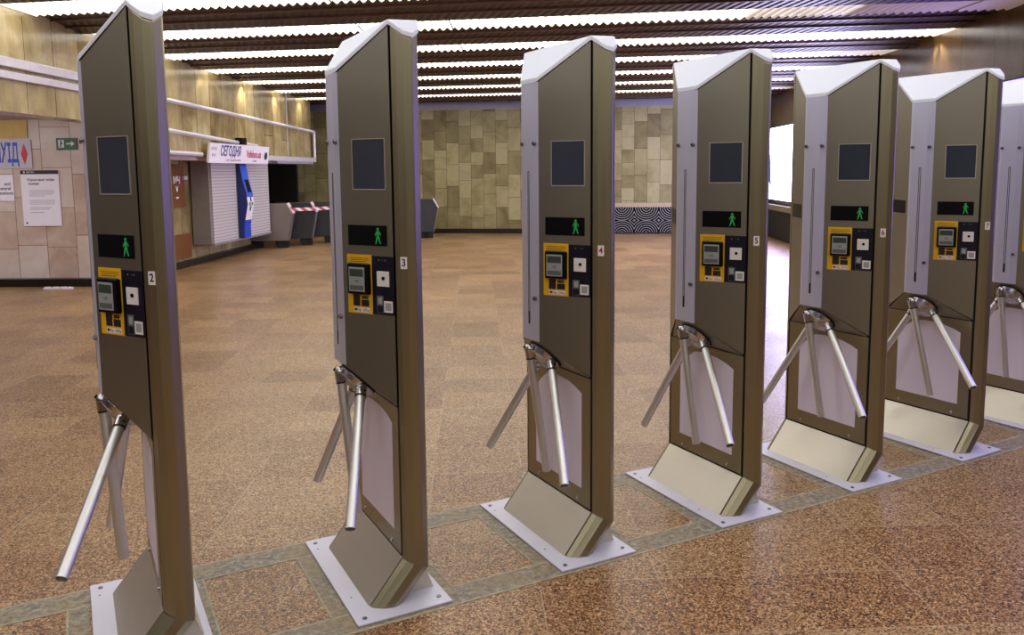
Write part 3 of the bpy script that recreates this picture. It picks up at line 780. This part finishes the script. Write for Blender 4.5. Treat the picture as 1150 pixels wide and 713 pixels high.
# orange-brown notice board and panel on the kiosk wall
wl0 = Vector((-5.82, 11.9)); wl1 = Vector((-5.62, 17.75)); wa = math.atan2((wl1-wl0).y, (wl1-wl0).x)
M['rust'] = plain('rust_brown_board', (112, 66, 22), .45, var=.15)
nb = empty('notice_board', (-5.755, 13.55, 1.02), wa)
tag(nb, 'rust brown notice board with white figures on the wall left of the kiosk', 'notice board')
MB().box(0, -.05, 0, .62, 0, .70).build('board', M['rust'], nb, .005)
for i_, (x, z, s_, h_) in enumerate(((.31, .45, 'МЧ', .16), (.31, .30, 'V', .14), (.31, .16, '\u2022\u2022\u2022', .10))):
    text('board_text', s_, h_, frame((x, -.0505, z), (1, 0, 0), (0, 0, 1)), M['signw'], nb, .001, bold=.004)
MB().box(.52, -.09, .46, .66, -.05, .52).build('latch', M['rail'], nb)
lo = MB().box(0, -.05, 0, .64, 0, .42).build('wall_box', M['rust'], None, .005)
lo.location = (-5.755, 13.7, .14); lo.rotation_euler = (0, 0, wa); tag(lo, 'low rust brown wall box below the notice board', 'box')

# ------------------------------------------------------------------ poster wall
PY = 11.808
def poster(name, x0, z0, x1, z1, label, cat, mat, y=PY):
    r = empty(name, (x0, y, z0)); tag(r, label, cat)
    MB().box(0, -.012, 0, x1-x0, 0.0, z1-z0).build('sheet' if cat != 'sign' else 'sign_panel', mat, r); return r
def wtext(r, s, size, x, z, mat, b=0, al='LEFT', sx=1, d=-.0125): text('print', s, size, frame((x, d, z), (1, 0, 0), (0, 0, 1)), mat, r, .0006, al, b, sx)
M['paper'] = plain('poster_paper', (238, 234, 246), .5, var=.02)
# big exit sign ВИХІД
ex = poster('exit_sign', -7.84, 1.68, -6.88, 2.08, 'white exit sign with blue Cyrillic letters and a red diamond', 'sign', plain('exit_sign_panel', (196, 192, 206), .4))
M['eblue'] = plain('exit_blue', (32, 70, 190), .4); M['ered'] = plain('exit_red', (200, 30, 50), .4)
wtext(ex, 'ВИХІД', .36, .78, .20, M['eblue'], .010, 'RIGHT', .36)
q = [(.86, .05), (.91, .20), (.86, .35), (.81, .20)]
MB().solid([(x, -.0125, z) for x, z in q], [(x, -.0135, z) for x, z in q]).build('diamond', M['ered'], ex)
yb = poster('yellow_wall_panel', -8.3, 2.10, -6.92, 2.35, 'yellow panel strip above the blue lettered exit sign', 'panel', plain('yellow_panel', (206, 178, 92), .45))
# small green exit sign
ge = poster('emergency_exit_sign', -6.52, 1.935, -6.23, 2.10, 'small green emergency exit sign with running figure and arrow', 'sign', plain('green_sign', (24, 92, 60), .4))
def flat(mb, q, d=-.0125): mb.solid([(x, d, z) for x, z in q], [(x, d-.001, z) for x, z in q])
mb = MB(); flat(mb, [(.14, .075), (.21, .075), (.21, .045), (.26, .085), (.21, .125), (.21, .095), (.14, .095)]); mb.build('arrow', M['white'], ge)
mb = MB(); flat(mb, [(.03, .03), (.11, .03), (.11, .14), (.03, .14)]); mb.build('doorway', M['white'], ge)
mb = MB(); flat(mb, [(.06, .115), (.08, .115), (.08, .135), (.06, .135)], -.0137); flat(mb, [(.05, .08), (.09, .08), (.085, .11), (.06, .11)], -.0137); flat(mb, [(.045, .035), (.06, .035), (.08, .08), (.06, .08)], -.0137)
mb.build('running_figure', plain('green_sign_ink', (20, 96, 60), .4), ge)
p1 = poster('poster', -7.06, .86, -6.52, 1.65, 'white notice sheet with a black header bar taped on the marble wall', 'poster', M['paper'])
MB().box(0, -.0135, .735, .54, -.0125, .79).build('header_bar', M['ink'], p1)
wtext(p1, '\u25CF  МЕТРО', .032, .04, .762, M['paper'], 0, 'LEFT', 1, -.0140)
wtext(p1, 'Карантинні зміни', .046, .09, .655, M['ink'], .0008); wtext(p1, 'правил', .046, .10, .600, M['ink'], .0008)
for j, z in enumerate((.50, .475, .45, .425, .36, .335, .31, .26, .235, .19)):
    MB().box(.11, -.0130, z, (.46, .47, .44, .32, .47, .46, .46, .42, .38, .30)[j], -.0122, z+.006).build('print_line', M['signgrey'], p1)
MB().box(.035, -.0132, .03, .06, -.0122, .055).build('corner_mark', M['ink'], p1)
p2 = poster('poster', -7.78, 1.22, -7.17, 1.59, 'white notice sheet cut off by the left edge of the photo', 'poster', M['paper'])
for s_, z in (('дезинфі', .25), ('control', .185), ('switches', .12)): pass
wtext(p2, 'and', .062, .57, .24, M['ink'], .001, 'RIGHT'); wtext(p2, 'central', .062, .57, .175, M['ink'], .001, 'RIGHT'); wtext(p2, 'stations', .062, .60, .11, M['ink'], .001, 'RIGHT')
# scrap of paper by the plinth
cr_ = MB()
for j in range(7):
    a = j/6*.34; cr_.solid([(a, 0, .001), (a+.05, .02, .001), (a+.06, .06, .001), (a+.01, .05, .001)], [(a+.01, 0, .02+.02*(j % 2)), (a+.055, .02, .03), (a+.055, .055, .02), (a+.015, .05, .035)])
cp = cr_.build('paper_scrap', M['signw']); cp.location = (-6.62, 11.38, 0); tag(cp, 'crumpled white paper scrap on the floor below the marble wall', 'paper')
for n_ in bpy.data.objects:
    pass

# ------------------------------------------------------------------ world, view
w = bpy.data.worlds.new('world'); sc.world = w; w.use_nodes = True
w.node_tree.nodes['Background'].inputs[0].default_value = (.5, .48, .45, 1); w.node_tree.nodes['Background'].inputs[1].default_value = .05
sc.view_settings.view_transform = 'Standard'; sc.view_settings.look = 'None'
sc.view_settings.exposure = 0.0; sc.view_settings.gamma = 1; sc.view_settings.use_curve_mapping = False
sc.cycles.use_denoising = True
try: sc.cycles.denoiser = 'OPENIMAGEDENOISE'
except Exception: pass
sc.cycles.max_bounces = 8; sc.cycles.diffuse_bounces = 4; sc.cycles.glossy_bounces = 4; sc.cycles.sample_clamp_indirect = 6
